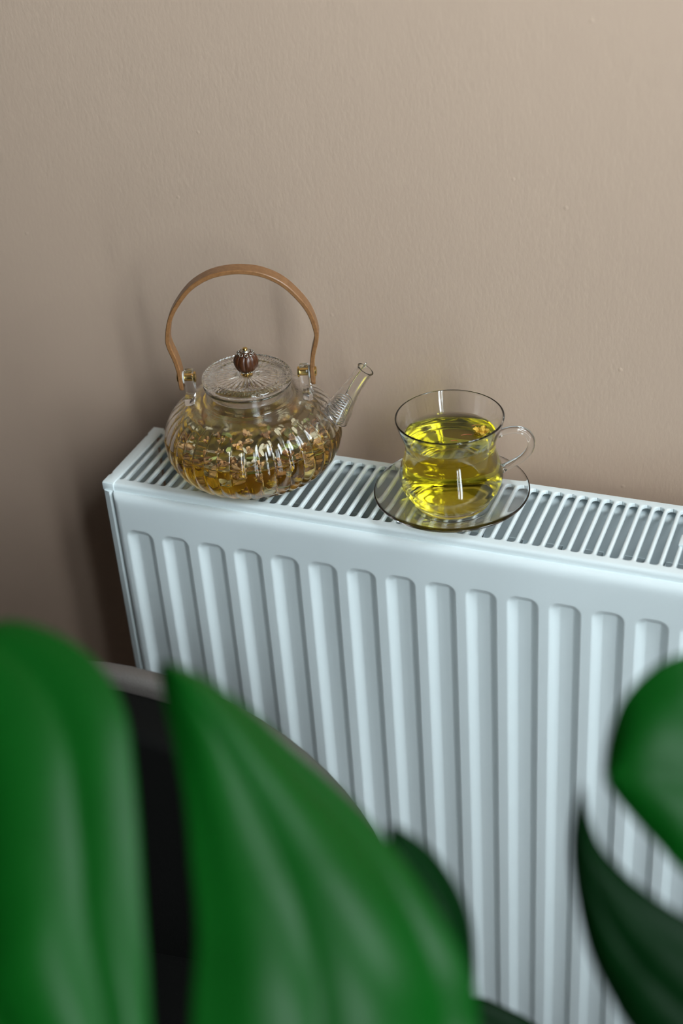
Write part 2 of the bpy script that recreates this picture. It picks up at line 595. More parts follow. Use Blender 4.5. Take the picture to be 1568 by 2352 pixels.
# side covers
def side_cover(xo, xi):
    s = 1 if xi > xo else -1
    bm = bmesh.new()
    # top plate with two notches on its outer edge
    out = [(xo, 7.2), (xo, 18.5), (xo + s * 1.8, 20.0), (xo + s * 1.2, 22.5), (xo + s * .6, 24), (xo + s * .6, 84), (xo + s * 1.2, 85.5), (xo + s * 1.8, 88), (xo, 89.5), (xo, YB + .3), (xi, YB + .3), (xi, 7.2)]
    za, zb = 40.3, 42.0
    a = [bm.verts.new((px, py, zb)) for px, py in out]
    b = [bm.verts.new((px, py, za)) for px, py in out]
    n = len(out)
    bm.faces.new(a); bm.faces.new(b[::-1])
    for i in range(n):
        bm.faces.new((a[i], b[i], b[(i + 1) % n], a[(i + 1) % n]))
    bmesh.ops.recalc_face_normals(bm, faces=bm.faces)
    es = [e for e in bm.edges if all(v.co.z > 41.8 for v in e.verts)]
    bmesh.ops.bevel(bm, geom=es, offset=.7, segments=2, profile=.5, affect='EDGES')
    x0, x1 = min(xo, xi), max(xo, xi)
    box(bm, x0, x1, 6.3, 7.6, 34.4, 41.3, .5)                    # front lip of the top plate
    xa = xo; xb = xo + s * 1.2
    box(bm, min(xa, xb), max(xa, xb), 7.6, YB, -560, 40.6, .3)     # side sheet
    # front return with a ridge
    ra, rb, rc = xo, xo + s * 5.8, xo + s * 8.4
    prof = [(ra + s * 1.2, 7.0), (ra + s * 1.5, 5.6), (rb + s * .6, 4.0), (rb + s * 1.1, 3.9), (rb + s * 1.6, 4.3), (rc + s * .8, 7.2), (rc + s * 1.5, 9.6), (rb, 9.4), (ra + s * 1.2, 9.6)]
    a = [bm.verts.new((px, py, 34.6)) for px, py in prof]
    b = [bm.verts.new((px, py, -560)) for px, py in prof]
    n = len(prof)
    for i in range(n):
        bm.faces.new((a[i], a[(i + 1) % n], b[(i + 1) % n], b[i]))
    bm.faces.new(a); bm.faces.new(b[::-1])
    return bm_obj('side_cover', bm, M['enamel'], rad, smooth=40)
side_cover(XL, XL + 10.4)
side_cover(XR, XR - 10.4)

# top grille: rails, then every slat
Y1, Y2, SP, SX = 15.4, 93.4, 9.998, -21.5
bm = bmesh.new()
gx0, gx1 = XL + 2, XR - 2
fr = [(y if y == Y1 else y - 7.1, z + SH) for y, z in [(Y1, 36), (17.4, 36), (15.9, 35.75), (14.9, 35.1), (14.3, 34.2), (14.1, 33), (14.1, 29.3), (15.1, 29.3), (15.1, 33), (15.6, 34.2), (17.4, 35), (Y1, 35)]]
extrude_profile(bm, fr, gx0, gx1)
bk = [(y if y == Y2 else y - 7.8, z + SH) for y, z in [(Y2, 36), (106.3, 36), (107.9, 35.6), (108.7, 34.5), (108.9, 33), (108.9, 27), (108.0, 27), (108.0, 33), (107, 35), (Y2, 35)]]
extrude_profile(bm, bk, gx0, gx1)
nsl = int((gx1 - 9 - SX) / SP) + 1
xend0 = SX - SP / 2 - SP / 2
for (xa, xb) in ((gx0, SX - SP), (SX + (nsl - .0) * SP, gx1)):
    if xb > xa:
        box(bm, xa, xb, Y1, Y2, 35 + SH, 36 + SH)
grille = bm_obj('grille', bm, M['enamel'], rad, smooth=30)
HS = 3.45
ys = [Y1, Y1 + .08, Y1 + .25, Y1 + .5, Y1 + .85, Y1 + 1.3, Y1 + 1.8, Y1 + 2.5, Y1 + HS, Y1 + HS + 2]
ys = ys + [(Y1 + Y2) / 2] + [Y1 + Y2 - y for y in ys[::-1]]
def slat_w(y):
    d = min(y - Y1, Y2 - y)
    if d >= HS:
        return SP / 2 - HS
    return SP / 2 - math.sqrt(max(HS * HS - (HS - d) ** 2, 0))
prof_n = 9
vv = []
for y in ys:
    wv = slat_w(y)
    rnd = min(1.0, wv * .62)
    sec = [(-wv, -3.2), (-wv, -1.0), (-wv + rnd * .3, -.32), (-wv + rnd, 0), (0, .05 if wv < 3 else 0), (wv - rnd, 0), (wv - rnd * .3, -.32), (wv, -1.0), (wv, -3.2)]
    vv += [(a, y, 36 + SH + b) for a, b in sec]
ff = grid_faces(len(ys), prof_n, True)
ff.append(tuple(range(prof_n))); ff.append(tuple((len(ys) - 1) * prof_n + k for k in range(prof_n))[::-1])
sl = mesh_obj('slat', vv, ff, M['enamel'], grille, smooth=60)
tidy(sl)
for k in range(nsl + 1):
    q = sl if k == 0 else sl.copy()
    if k:
        COL.objects.link(q); q.parent = grille
    q.location = ((SX - SP / 2 + k * SP) * .001, 0, 0)
# clip on the grille
bm = bmesh.new()
box(bm, 431.5, 442.5, 44, 58, 40.4, 43.0, 1.0, 3)
bm_obj('grille_clip', bm, M['enamel'], rad, smooth=60)
# wall brackets
bm = bmesh.new()
for xx in (90, 520):
    bm = bmesh.new()
    box(bm, xx, xx + 30, 100, 144, -480, -20, 1.0)
    bm_obj('wall_bracket', bm, M['enamel_in'], rad)

# ------------------------------------------------------------------ glass teapot
PA = math.radians(20)
UX = (math.cos(PA), math.sin(PA))
TPX, TPY = 76.1, 61.8
TP = V(TPX, TPY, ZT + .05)
pot = empty('glass_teapot', TP, 'round ribbed clear glass teapot with arched bent-wood handle on the radiator', 'teapot', rz=PA)
pot.scale = (S,) * 3
ZM, RM, RB_, ZN, RN = 35.2, 73.7, 36.0, 69.7, 34.6
prof = []
for u in np.linspace(0, 1, 22):
    a = u * PI / 2
    prof.append((RB_ + (RM - RB_) * math.sin(a), ZM - ZM * math.cos(a)))
for u in np.linspace(0, 1, 22)[1:]:
    a = u * PI / 2
    prof.append((RN + 1.8 + (RM - RN - 1.8) * math.cos(a), ZM + (ZN - ZM) * math.sin(a)))
outer = [(0, 1.6), (20, 1.6), (30, 1.3), (33, .5), (34.6, .05)] + prof
neck = [(RN + 1.0, ZN + .6), (RN + .6, ZN + 2.2), (RN + .5, ZN + 5), (RN + .6, ZN + 9), (RN + 1.2, ZN + 13), (RN + 1.8, ZN + 14.3)]
outer_all = outer + neck
body_in = offset_profile(prof, 2.1)
body_in = [(r, max(z, 2.8)) for r, z in body_in]
inner = [(0, 4.0), (20, 3.9), (30, 3.5)] + [p for p in body_in if p[0] > 33][:]
neck_in = [(RN - 1.4, ZN - 1.0), (RN - 1.7, ZN + 2.2), (RN - 1.7, ZN + 5), (RN - 1.6, ZN + 9), (RN - 1.2, ZN + 13), (RN - .4, ZN + 14.6)]
inner = [p for p in inner if not (p[1] > ZN - 3 and p[0] < RN + 1)]
inner_all = inner + neck_in
loop = outer_all + [(RN + .8, ZN + 14.9)] + inner_all[::-1]
NR = 38
SEG = NR * 10
def rib_amp(r, z):
    a = 1.0
    a *= min(1, max(0, (r - 30) / 16))
    if z > ZN - 4:
        a *= 0
    elif z > ZM:
        a *= min(1, max(0, (ZN - 3 - z) / 10))
    return a
def lobe(t):
    return abs(math.cos(NR * t / 2)) ** .85 - .66
n_out = len(outer_all)
def ribfn(t, i):
    r, z = loop[i]
    a = rib_amp(r, z)
    if a == 0:
        return 0.0
    return (1.75 if i < n_out else 1.25) * a * lobe(t)
v, f = lathe(loop, SEG, close=False, fn=ribfn)
tidy(mesh_obj('body', v, f, M['potglass'], pot, smooth=180))

# spout
sp_c = [(68.5, 84.0), (72.5, 89.5), (77, 97), (83, 106), (90, 116), (95.6, 124), (97.0, 126)]
sp_r = [13.2, 11.9, 9.8, 8.1, 7.1, 6.9, 7.5]
sp_c = [(a, b - 36) for a, b in sp_c]
cc = catmull([(a, 0, b) for a, b in sp_c], 6)
rr_ = [float(q[0]) for q in catmull([(r, 0) for r in sp_r], 6)]
v1, f1 = tube(cc, rr_, 40, cap=False, ref=(0, 1, 0))
v2, f2 = tube(cc, [r - 1.5 for r in rr_], 40, cap=False, ref=(0, 1, 0))
n1 = len(v1); rows_n = len(cc)
F = f1 + [tuple(n1 + i for i in q[::-1]) for q in f2]
for k in range(40):
    k2 = (k + 1) % 40
    F.append((k, n1 + k, n1 + k2, k2))
    b0 = (rows_n - 1) * 40
    F.append((b0 + k, b0 + k2, n1 + b0 + k2, n1 + b0 + k))
tidy(mesh_obj('spout', v1 + v2, F, M['glass'], pot, smooth=60))

# lugs, washers, pins
def lug(s):
    out = []
    zc, hw = 91.0, 6.6
    for k in range(13):
        a = PI * k / 12
        out.append((hw * math.cos(a), zc + hw * math.sin(a)))
    out += [(-5.2, 80), (-5.2, 72), (-7.2, 67.5), (7.2, 67.5), (5.2, 72), (5.2, 80)]
    bm = bmesh.new()
    u0, u1 = 43.6, 50.6
    a = [bm.verts.new((s * u0 + s * (0 if z > 75 else 1.0), y, z)) for y, z in out]
    b = [bm.verts.new((s * u1 + s * (0 if z > 75 else 2.0), y, z)) for y, z in out]
    n = len(out)
    for i in range(n):
        bm.faces.new((a[i], a[(i + 1) % n], b[(i + 1) % n], b[i]))
    bm.faces.new(a[::-1]); bm.faces.new(b)
    bmesh.ops.recalc_face_normals(bm, faces=bm.faces)
    es = [e for e in bm.edges if abs(abs(e.verts[0].co.x) - abs(e.verts[1].co.x)) < 1.2 and e.is_manifold and e.calc_face_angle(0) > 1.2]
    bmesh.ops.bevel(bm, geom=es, offset=.8, segments=2, profile=.5, affect='EDGES')
    return bm_obj('lug', bm, M['glass'], pot, smooth=45)
for s in (-1, 1):
    lug(s)
    v, f = tube([(s * 50.7, 0, 90.5), (s * 51.0, 0, 90.5), (s * 52.1, 0, 90.5), (s * 52.4, 0, 90.5)], [4.6, 5.2, 5.2, 4.6], 28)
    mesh_obj('washer', v, f, M['rubber'], pot, smooth=50)
    v, f = tube([(s * 41.6, 0, 90.5), (s * 41.9, 0, 90.5), (s * 43.2, 0, 90.5), (s * 43.5, 0, 90.5), (s * 43.5, 0, 90.5), (s * 55.8, 0, 90.5), (s * 55.9, 0, 90.5), (s * 56.8, 0, 90.5), (s * 57.3, 0, 90.5)],
                [3.6, 4.4, 4.4, 4.0, 2.3, 2.3, 3.9, 3.9, 2.8], 28)
    o = mesh_obj('pin', v, f, M['brass'], pot, smooth=50)
    tag(o, 'brass pin through the glass lug')

# bent-wood handle
half = [(54.0, 81.0), (54.0, 90.0), (54.2, 98.0), (56.0, 109.0), (59.2, 120.5), (59.6, 129.0), (55.8, 144.5), (48.0, 158.0), (36.0, 171.3), (21.5, 179.6), (7.0, 182.9)]
path = half + [(-a, b) for a, b in half[::-1]]
cc = catmull(path, 5)
HW, HT = 6.6, 1.75
verts = []
n = len(cc)
for i, q in enumerate(cc):
    t = cc[min(i + 1, n - 1)] - cc[max(i - 1, 0)]
    t /= np.linalg.norm(t)
    nn_ = np.array((t[1], -t[0]))          # outwards for this travel direction
    e = min(i, n - 1 - i)
    hw = HW * (1.0 if e > 2 else (.72, .9, .97)[e])
    b = .55
    sec = [(-hw, -HT + b), (-hw + b, -HT), (hw - b, -HT), (hw, -HT + b), (hw, HT - b), (hw - b, HT), (-hw + b, HT), (-hw, HT - b)]
    for wv, tv in sec:
        p2 = q + nn_ * tv
        verts.append((p2[0], wv, p2[1]))
F = grid_faces(n, 8, True)
F.append(tuple(range(8))); F.append(tuple((n - 1) * 8 + k for k in range(8)))
o = mesh_obj('handle', verts, F, M['strap'], pot, smooth=40)
tidy(o)
tag(o, 'arched strap of bent brown wood')

# spring strainer with its wire hook
ax_a, ax_b = np.array((67.5, 0, 46.5)), np.array((79.2, 0, 64.5))
d = (ax_b - ax_a); L = np.linalg.norm(d); d /= L
u_ = np.array((0, 1., 0)); w_ = np.cross(d, u_)
pts = []
turns = 9
for k in range(turns * 22 + 1):
    t = k / (turns * 22)
    r = 9.6 - 2.4 * t
    a = 2 * PI * turns * t
    pts.append(ax_a + d * L * t + r * (math.cos(a) * u_ + math.sin(a) * w_))
bmv, bmf = tube(pts, .42, 8)
st = mesh_obj('spring_strainer', bmv, bmf, M['steel'], None, smooth=60)
st.scale = (S,) * 3; st.location = TP; st.rotation_euler = (0, 0, PA)
tag(st, 'thin steel spring strainer with a hook inside the teapot spout', 'strainer')
hp = catmull([pts[-1], (80.5, 2, 69), (88, 4.8, 80.5), (94.2, 6.0, 88.3), (96.6, 7.0, 91.0), (97.5, 8.1, 91.6), (97.4, 8.8, 90.5), (95.6, 8.6, 87.2)], 5)
v, f = tube(hp, .5, 8)
mesh_obj('hook_wire', v, f, M['steel'], st, smooth=60)

# lid
LID_R = 37.2
lid = empty('teapot_lid', V(TPX, TPY, ZT + 84.3 + .9), 'round pressed-glass lid with radial pattern and dark wooden ball knob', 'lid', rz=PA)
lid.rotation_euler = (0, math.radians(1.8), PA)
lid.scale = (S,) * 3
lp = [(0, 4.6)] + [(r, 4.6) for r in np.linspace(4, 35.2, 40)] + [(36.2, 4.4), (36.9, 3.7), (LID_R, 2.6), (LID_R, 1.6), (36.9, .9), (36.2, .5), (34, .4), (32.2, .3), (31.6, -.4), (31.2, -4), (31.0, -9), (30.6, -9.8), (29.6, -9.8), (29.2, -9), (29.2, -3), (28.6, -1.0), (27.2, .3)] + [(r, .6) for r in np.linspace(26, 4, 12)] + [(0, .6)]
NL = 36
def lidfn(t, i):
    r, z = lp[i]
    if 1 <= i <= 40:
        if r < 25:
            a = 1.05 * min(1, max(0, (r - 5) / 4))
            return (0.0, a * (abs(math.sin(NL * t / 2)) - .6))
        if r < 26.2:
            return (0.0, -.15)
        k = (r - 26.2) / 9.0
        w1 = math.sin(NL * t + 5.0 * k * PI)
        w2 = math.sin(NL * t - 5.0 * k * PI)
        return (0.0, .70 * (w1 * w2))
    if 42 <= i <= 46:
        return 0.0
    return 0.0
v, f = lathe(lp, 400, close=False, fn=lidfn)
tidy(mesh_obj('lid_disc', v, f, M['lidglass'], lid, smooth=60))
# knob parts
kz = 16.6
kp = []
for k in range(25):
    a = PI * k / 24
    kp.append((10.2 * math.sin(a), kz - 9.7 * math.cos(a)))
def knobfn(t, i):
    return -1.3 * (1 - abs(math.cos(5 * t)) ** .35) * math.sin(PI * i / 24) ** .6
v, f = lathe(kp, 160, close=False, fn=knobfn)
kn = tidy(mesh_obj('knob', v, f, M['knob'], lid, smooth=180))
tag(kn, 'fluted dark brown wooden ball')
def torus(bm, R, r, M4, n=18, k=8):
    vs_ = []
    for i in range(n):
        a = 2 * PI * i / n
        for j in range(k):
            b = 2 * PI * j / k
            vs_.append(bm.verts.new(M4 @ Vector(((R + r * math.cos(b)) * math.cos(a), (R + r * math.cos(b)) * math.sin(a), r * math.sin(b)))))
    for i in range(n):
        for j in range(k):
            bm.faces.new((vs_[i * k + j], vs_[((i + 1) % n) * k + j], vs_[((i + 1) % n) * k + (j + 1) % k], vs_[i * k + (j + 1) % k]))
def filigree(bm, zc, up, ang, n=9, loop_r=1.35):
    for i in range(n):
        a = 2 * PI * i / n
        rr = 10.5 * math.sin(ang)
        z = zc + up * 9.9 * math.cos(ang)
        pos = Vector((rr * math.cos(a), rr * math.sin(a), z))
        nrm = Vector((math.sin(ang) * math.cos(a), math.sin(ang) * math.sin(a), up * math.cos(ang)))
        mt = Matrix.Translation(pos) @ nrm.to_track_quat('Z', 'Y').to_matrix().to_4x4()
        torus(bm, loop_r, .42, mt)
    torus(bm, 10.5 * math.sin(ang * .55), .5, Matrix.Translation((0, 0, zc + up * 9.9 * math.cos(ang * .55))), 30)
bm = bmesh.new()
filigree(bm, kz, 1, math.radians(36))
v, f = lathe([(0, kz + 10.6), (2.2, kz + 10.5), (3.0, kz + 9.9), (3.2, kz + 9.3), (0, kz + 9.0)], 24, close=False)
base = len(bm.verts)
nv = [bm.verts.new(q) for q in v]
for q in f:
    try: bm.faces.new([nv[i] for i in q])
    except ValueError: pass
bmesh.ops.remove_doubles(bm, verts=bm.verts, dist=1e-3)
tag(bm_obj('filigree_cap', bm, M['silver'], kn, smooth=60), 'silver filigree cap of little loops')
bm = bmesh.new()
filigree(bm, kz, -1, math.radians(30), 9, 1.0)
tag(bm_obj('filigree_base', bm, M['silver'], kn, smooth=60), 'dark silver filigree ring')
v, f = lathe([(0, 29.0), (1.4, 28.9), (2.0, 28.3), (2.1, 27.0), (1.6, 26.6), (0, 26.6)], 20, close=False)
tidy(mesh_obj('brass_pin', v, f, M['brass'], kn, smooth=50))
v, f = lathe([(0, 4.6), (4.4, 4.6), (4.6, 5.2), (3.2, 6.0), (2.6, 7.8), (0, 8)], 24, close=False)
tidy(mesh_obj('brass_collar', v, f, M['brass'], lid, smooth=50))

# tea in the pot
LEVEL = 40.0
tp = [p for p in body_in if p[1] < LEVEL - .2]
tl = [(0, 3.2), (20, 3.1), (30, 2.9)] + [(r + .35, z - .15) for r, z in tp if r > 33]
rl = float(np.interp(LEVEL, [z for r, z in body_in[:36]], [r for r, z in body_in[:36]]))
tl += [(rl + .35, LEVEL + .9), (rl - .6, LEVEL + .35), (rl - 1.8, LEVEL + .05), (rl - 4, LEVEL), (rl * .6, LEVEL), (0, LEVEL)]
def teafn(t, i):
    r, z = tl[i]
    return 1.25 * rib_amp(r, z) * lobe(t) * (1 if r > rl - 1.5 or z < LEVEL - .2 else .2)
v, f = lathe(tl, SEG, close=False, fn=teafn)
tea = tidy(mesh_obj('amber_tea', v, f, M['tea_pot'], None, smooth=60))
tea.scale = (S,) * 3; tea.location = TP; tea.rotation_euler = (0, 0, PA)
tag(tea, 'clear amber flower tea half filling the glass teapot', 'tea')

# ------------------------------------------------------------------ flowers and petals steeping in the pot
rng = random.Random(11)
def petal_mesh(name, L, W, cup, seed):
    r = random.Random(seed)
    nl, nw = 6, 5
    vv = []
    for sgn in (1, -1):
        for i in range(nl):
            t = i / (nl - 1)
            wd = W * math.sin(PI * min(.97, .08 + .84 * t)) ** .7
            for j in range(nw):
                s = j / (nw - 1) * 2 - 1
                wz = cup * (t ** 1.6) * L * .5 + abs(s) ** 2 * wd * .45 + r.uniform(-.12, .12) * W
                vv.append((t * L, s * wd / 2, wz + sgn * .13))
    k = nl * nw
    F = grid_faces(nl, nw) + [tuple(k + i for i in q[::-1]) for q in grid_faces(nl, nw)]
    ring = [j for j in range(nw)] + [i * nw + nw - 1 for i in range(1, nl)] + [(nl - 1) * nw + j for j in range(nw - 2, -1, -1)] + [i * nw for i in range(nl - 2, 0, -1)]
    for a, b in zip(ring, ring[1:] + ring[:1]):
        F.append((a, k + a, k + b, b))
    me = bpy.data.meshes.new(name)
    me.from_pydata([(a * .001, b * .001, c * .001) for a, b, c in vv], [], F)
    me.polygons.foreach_set('use_smooth', [True] * len(F))
    return me
pet = {}
for key, mat in (('tan', 'petal_tan'), ('cream', 'petal_cream'), ('brown', 'petal_brown')):
    for k in range(3):
        me = petal_mesh('petal', 5.6 + k * .8, 4.2 + .5 * k, .55 + .35 * k, 30 + k)
        me.materials.append(M[mat])
        pet[key, k] = me
def blob_mesh(name, R, mat, seed, n=2):
    bm = bmesh.new()
    bmesh.ops.create_icosphere(bm, subdivisions=n, radius=R)
    r = random.Random(seed)
    for v_ in bm.verts:
        v_.co *= 1 + r.uniform(-.28, .28)
        v_.co.z *= .75
    bmesh.ops.scale(bm, vec=(.001,) * 3, verts=bm.verts)
    me = bpy.data.meshes.new(name)
    bm.to_mesh(me); bm.free()
    me.materials.append(mat)
    return me
heart = [blob_mesh('flower_heart', 2.5 + .35 * k, M['pollen'], 5 + k) for k in range(3)]

def tp_world(lx, ly, lz):
    return TP + Vector((lx, ly, lz)) * (.001 * S)
def flower(pos, key, k, rz, tilt, scale, label, group):
    e = empty('tea_flower', pos, label, 'flower', group)
    e.rotation_euler = (tilt * math.cos(rz), tilt * math.sin(rz), rz)
    e.scale = (scale,) * 3
    h = bpy.data.objects.new('flower_heart', heart[k]); COL.objects.link(h); h.parent = e
    h.location = (0, 0, .0014)
    for j in range(6):
        q = bpy.data.objects.new('petal', pet[key, (j + k) % 3]); COL.objects.link(q); q.parent = e
        q.rotation_euler = (rng.uniform(-.3, .3), -rng.uniform(.05, .8), 2 * PI * j / 6 + rng.uniform(-.3, .3))
        q.location = (0, 0, rng.uniform(-.0006, .0006))
    return e
def r_in(z):
    return float(np.interp(z, [b for a, b in body_in], [a for a, b in body_in])) - 2.5
CAMAZ = math.radians(-62.6)
FLOAT_L = 'dried %s flower floating amid the tea surface inside the ribbed teapot'
FRONT_L = 'dried %s flower floating at the waterline against the teapot wall'
SUNK_L = 'dried %s flower sunk below the tea surface in the teapot'
def clear_of(pos, taken, dmin):
    return all((pos - q).length > dmin for q in taken)
taken = []
# along the front waterline, then scattered behind it
n_f = 0
for k in range(24):
    a = CAMAZ + math.radians(-92 + k * 8 + rng.uniform(-2, 2))
    r = r_in(LEVEL - 2) - 5.5 - (k % 2) * 6 - rng.uniform(0, 2)
    pos = tp_world(r * math.cos(a), r * math.sin(a), LEVEL - 3.2 + rng.uniform(-1.5, .8))
    taken.append(pos)
    ck = rng.choice(['tan', 'tan', 'cream', 'brown'])
    flower(pos, ck, rng.randrange(3), rng.uniform(0, 6.28), rng.uniform(.1, .9), rng.uniform(.78, 1.05), FRONT_L % ck, 'dried flowers floating in the teapot')
tries = 0
while n_f < 34 and tries < 3000:
    tries += 1
    a = rng.uniform(0, 2 * PI); r = 56 * math.sqrt(rng.uniform(.02, 1))
    if math.cos(a - math.radians(20)) > .4 and rng.random() < .6:
        continue
    pos = tp_world(r * math.cos(a), r * math.sin(a), LEVEL - 2.4 + rng.uniform(-.8, .8))
    if not clear_of(pos, taken, .0095):
        continue
    taken.append(pos); n_f += 1
    ck = rng.choice(['tan', 'cream', 'brown'])
    flower(pos, ck, rng.randrange(3), rng.uniform(0, 6.28), rng.uniform(0, .5), rng.uniform(.6, .9), FLOAT_L % ck, 'dried flowers floating in the teapot')
for (da, z, r_off, key, s) in ((2, 15, 6, 'cream', 1.15), (14, 12, 8, 'tan', .9), (-8, 9, 10, 'tan', .8), (44, 28, 6, 'tan', 1.1), (46, 16, 7, 'cream', 1.05), (60, 22, 6, 'tan', .95), (30, 20, 7, 'brown', .8), (33, 9, 8, 'tan', .9), (62, 10, 8, 'tan', .8), (-24, 24, 7, 'cream', .8), (22, 27, 7, 'cream', .8), (-38, 14, 8, 'tan', .9), (-52, 26, 7, 'brown', .9), (8, 24, 6, 'tan', .9), (-14, 17, 8, 'brown', .8), (54, 33, 6, 'cream', .9), (72, 28, 7, 'tan', .9), (20, 6, 9, 'tan', .8), (48, 6, 9, 'brown', .8), (-30, 7, 10, 'tan', .7), (76, 18, 8, 'brown', .8), (-2, 30, 6, 'tan', 1.0), (-12, 31, 6, 'tan', .9), (-20, 32, 6, 'brown', .9), (-30, 31, 6, 'tan', 1.0), (-40, 30, 6, 'cream', .9), (-48, 18, 8, 'tan', .8), (-60, 31, 6, 'tan', .9), (-70, 24, 7, 'brown', .8), (12, 31, 6, 'brown', .9), (26, 32, 6, 'tan', .9), (36, 31, 6, 'tan', .9), (-18, 24, 9, 'tan', .8)):
    a = CAMAZ + math.radians(da)
    r = r_in(z) - r_off
    flower(tp_world(r * math.cos(a), r * math.sin(a), z), key, rng.randrange(3), rng.uniform(0, 6.28), rng.uniform(.4, 1.3), s, SUNK_L % key, 'dried flowers sunk in the teapot')
# loose petals on the surface
for k in range(60):
    a = rng.uniform(0, 2 * PI); r = 62 * math.sqrt(rng.uniform(0, 1))
    key = rng.choice(['cream', 'tan', 'cream'])
    q = bpy.data.objects.new('loose_petal', pet[key, rng.randrange(3)]); COL.objects.link(q)
    q.location = tp_world(r * math.cos(a), r * math.sin(a), LEVEL - .35)
    q.rotation_euler = (rng.uniform(-.15, .15), rng.uniform(-.15, .15), rng.uniform(0, 6.28))
    q.scale = (1.0, .62, .5)
    tag(q, 'loose %s petal lying flat on the tea inside the ribbed teapot' % key, 'petal', 'loose petals in the teapot')
# three pale petals stuck to the inside of the glass above the surface
for (da, z, s, rzv) in ((-6, 53, .9, 2.2), (2.5, 53.5, 1.1, .9), (5.5, 50, 1.0, 1.9)):
    a = CAMAZ + math.radians(da)
    r = r_in(z) - .2
    q = bpy.data.objects.new('stuck_petal', pet['cream', 1]); COL.objects.link(q)
    q.location = tp_world(r * math.cos(a), r * math.sin(a), z)
    n_ = Vector((math.cos(a), math.sin(a), .9)).normalized()
    q.rotation_mode = 'QUATERNION'
    q.rotation_quaternion = n_.to_track_quat('Z', 'Y') @ Matrix.Rotation(rzv, 3, 'Z').to_quaternion()
    q.scale = (1.0 * s, .55 * s, .25)
    tag(q, 'cream petal stuck to the inner glass wall above the tea', 'petal', 'petals stuck to the teapot glass')
# green leaf bits
bit = petal_mesh('leaf_bit', 13, 5.2, .1, 77); bit.materials.append(M['bits_green'])
for k in range(30):
    a = rng.uniform(0, 2 * PI); r = 60 * math.sqrt(rng.uniform(.05, 1))
    q = bpy.data.objects.new('tea_leaf', bit); COL.objects.link(q)
    q.location = tp_world(r * math.cos(a) * .92, r * math.sin(a) * .92, LEVEL - .8 - (rng.random() < .3) * 9)
    q.rotation_euler = (rng.uniform(-.3, .3), rng.uniform(-.3, .3), rng.uniform(0, 6.28))
    q.scale = (rng.uniform(.6, 1.0), rng.uniform(.6, 1), .7)
    tag(q, 'greenish dried leaf piece adrift in the teapot', 'leaf', 'leaf pieces in the teapot')
# stems
for k in range(10):
    a = CAMAZ + math.radians(rng.uniform(-80, 80)); z = rng.uniform(8, 34); r = r_in(z) - 7
    c = np.array((r * math.cos(a), r * math.sin(a), z))
    dv = np.array([rng.uniform(-1, 1) for _ in range(3)]); dv[2] *= .6; dv *= 5 / np.linalg.norm(dv)
    v, f = tube(catmull([c - dv * .8, c + (0, 0, .8), c + dv * .8], 3), [.45] * 6 + [.25], 6)
    q = mesh_obj('stem_piece', v, f, M['bits_green'], None, smooth=60)
    q.location = TP; q.scale = (S,) * 3
    tag(q, 'thin curved stalk piece sunk in the teapot', 'stalk', 'stalk pieces in the teapot')

# ------------------------------------------------------------------ saucer and cup
CX, CY = 249.5, 56.3
sc_o = empty('glass_saucer', V(CX, CY, ZT + .05), 'clear glass saucer under the cup on the slotted radiator top', 'saucer')
sc_o.scale = (S,) * 3
so = [(0, .6), (26, .6), (29, .2), (31, 0), (33, .3), (36, 1.4), (42, 3.8), (50, 7.4), (57, 10.2), (61, 11.7), (62.2, 12.5)]
si = [(62.5, 13.1), (62.2, 13.7), (61.4, 13.8), (57, 12.6), (50, 9.9), (42, 6.4), (36, 4.2), (32, 3.3), (28, 3.1), (0, 3.1)]
pf = [tuple(q) for q in catmull(so, 4)] + [tuple(q) for q in catmull(si, 4)]
v, f = lathe(pf, 128, close=False)
tidy(mesh_obj('saucer_dish', v, f, M['glass'], sc_o, smooth=60))

CZ = 39.25
CUPZ = ZT + 3.2
cup = empty('glass_cup', V(CX, CY, CUPZ), 'waisted clear glass cup of yellow tea with looped glass handle', 'cup', rz=math.radians(18.7))
cup.scale = (S,) * 3
h = lambda z: z - CZ
co = [(0, 1.4), (24, 1.4), (27.5, .8), (29.2, 0), (30.8, .6), (31.2, 2.2), (32.2, 4.2), (35.4, 8.2), (38.8, h(53)), (40.7, h(58.5)), (41.3, h(63)), (40.6, h(69)), (38.8, h(75)), (36.6, h(82)), (35.7, h(88)), (36.0, h(93)), (37.4, h(98.5)), (39.6, h(104.5)), (41.4, h(110)), (42.6, h(114.6))]
ci = [(42.7, h(115.6)), (42.2, h(116.1)), (41.5, h(115.4)), (40.2, h(110.5)), (38.2, h(104.9)), (35.8, h(98.8)), (34.3, h(93)), (34.0, h(88)), (34.9, h(82)), (37.1, h(75)), (38.9, h(69)), (39.6, h(63)), (39.0, h(58.5)), (37.0, h(53.6)), (33.6, h(49)), (28, h(45.6)), (20, h(44.4)), (0, h(44.0))]
co_s = [tuple(q) for q in catmull(co[:1] + co[1:], 4)]
ci_s = [tuple(q) for q in catmull(ci, 4)]
v, f = lathe(co_s + ci_s, 128, close=False)
tidy(mesh_obj('bowl', v, f, M['glass'], cup, smooth=70))
hp = catmull([(36.3, 0, h(98.5)), (41.5, 0, h(100.2)), (47.5, 0, h(101.6)), (54, 0, h(101.4)), (60, 0, h(98.2)), (63.2, 0, h(91.5)), (62.2, 0, h(83.5)), (57, 0, h(76.5)), (50, 0, h(71.8)), (44, 0, h(68.6)), (40.2, 0, h(66.5))], 6)
nhp = len(hp)
v, f = tube(hp, [3.0 + (.9 * max(0, 1 - min(i, nhp - 1 - i) / 5.0)) for i in range(nhp)], 24, ref=(0, 1, 0))
mesh_obj('handle', v, f, M['glass'], cup, smooth=60)
CL = 98.6
tc_ = [(r + .3, z) for r, z in ci_s[::-1] if z < h(CL) - .2]
tc_[0] = (0, tc_[0][1])
tc_ = [(r, z - .2 if z < h(50) else z) for r, z in tc_]
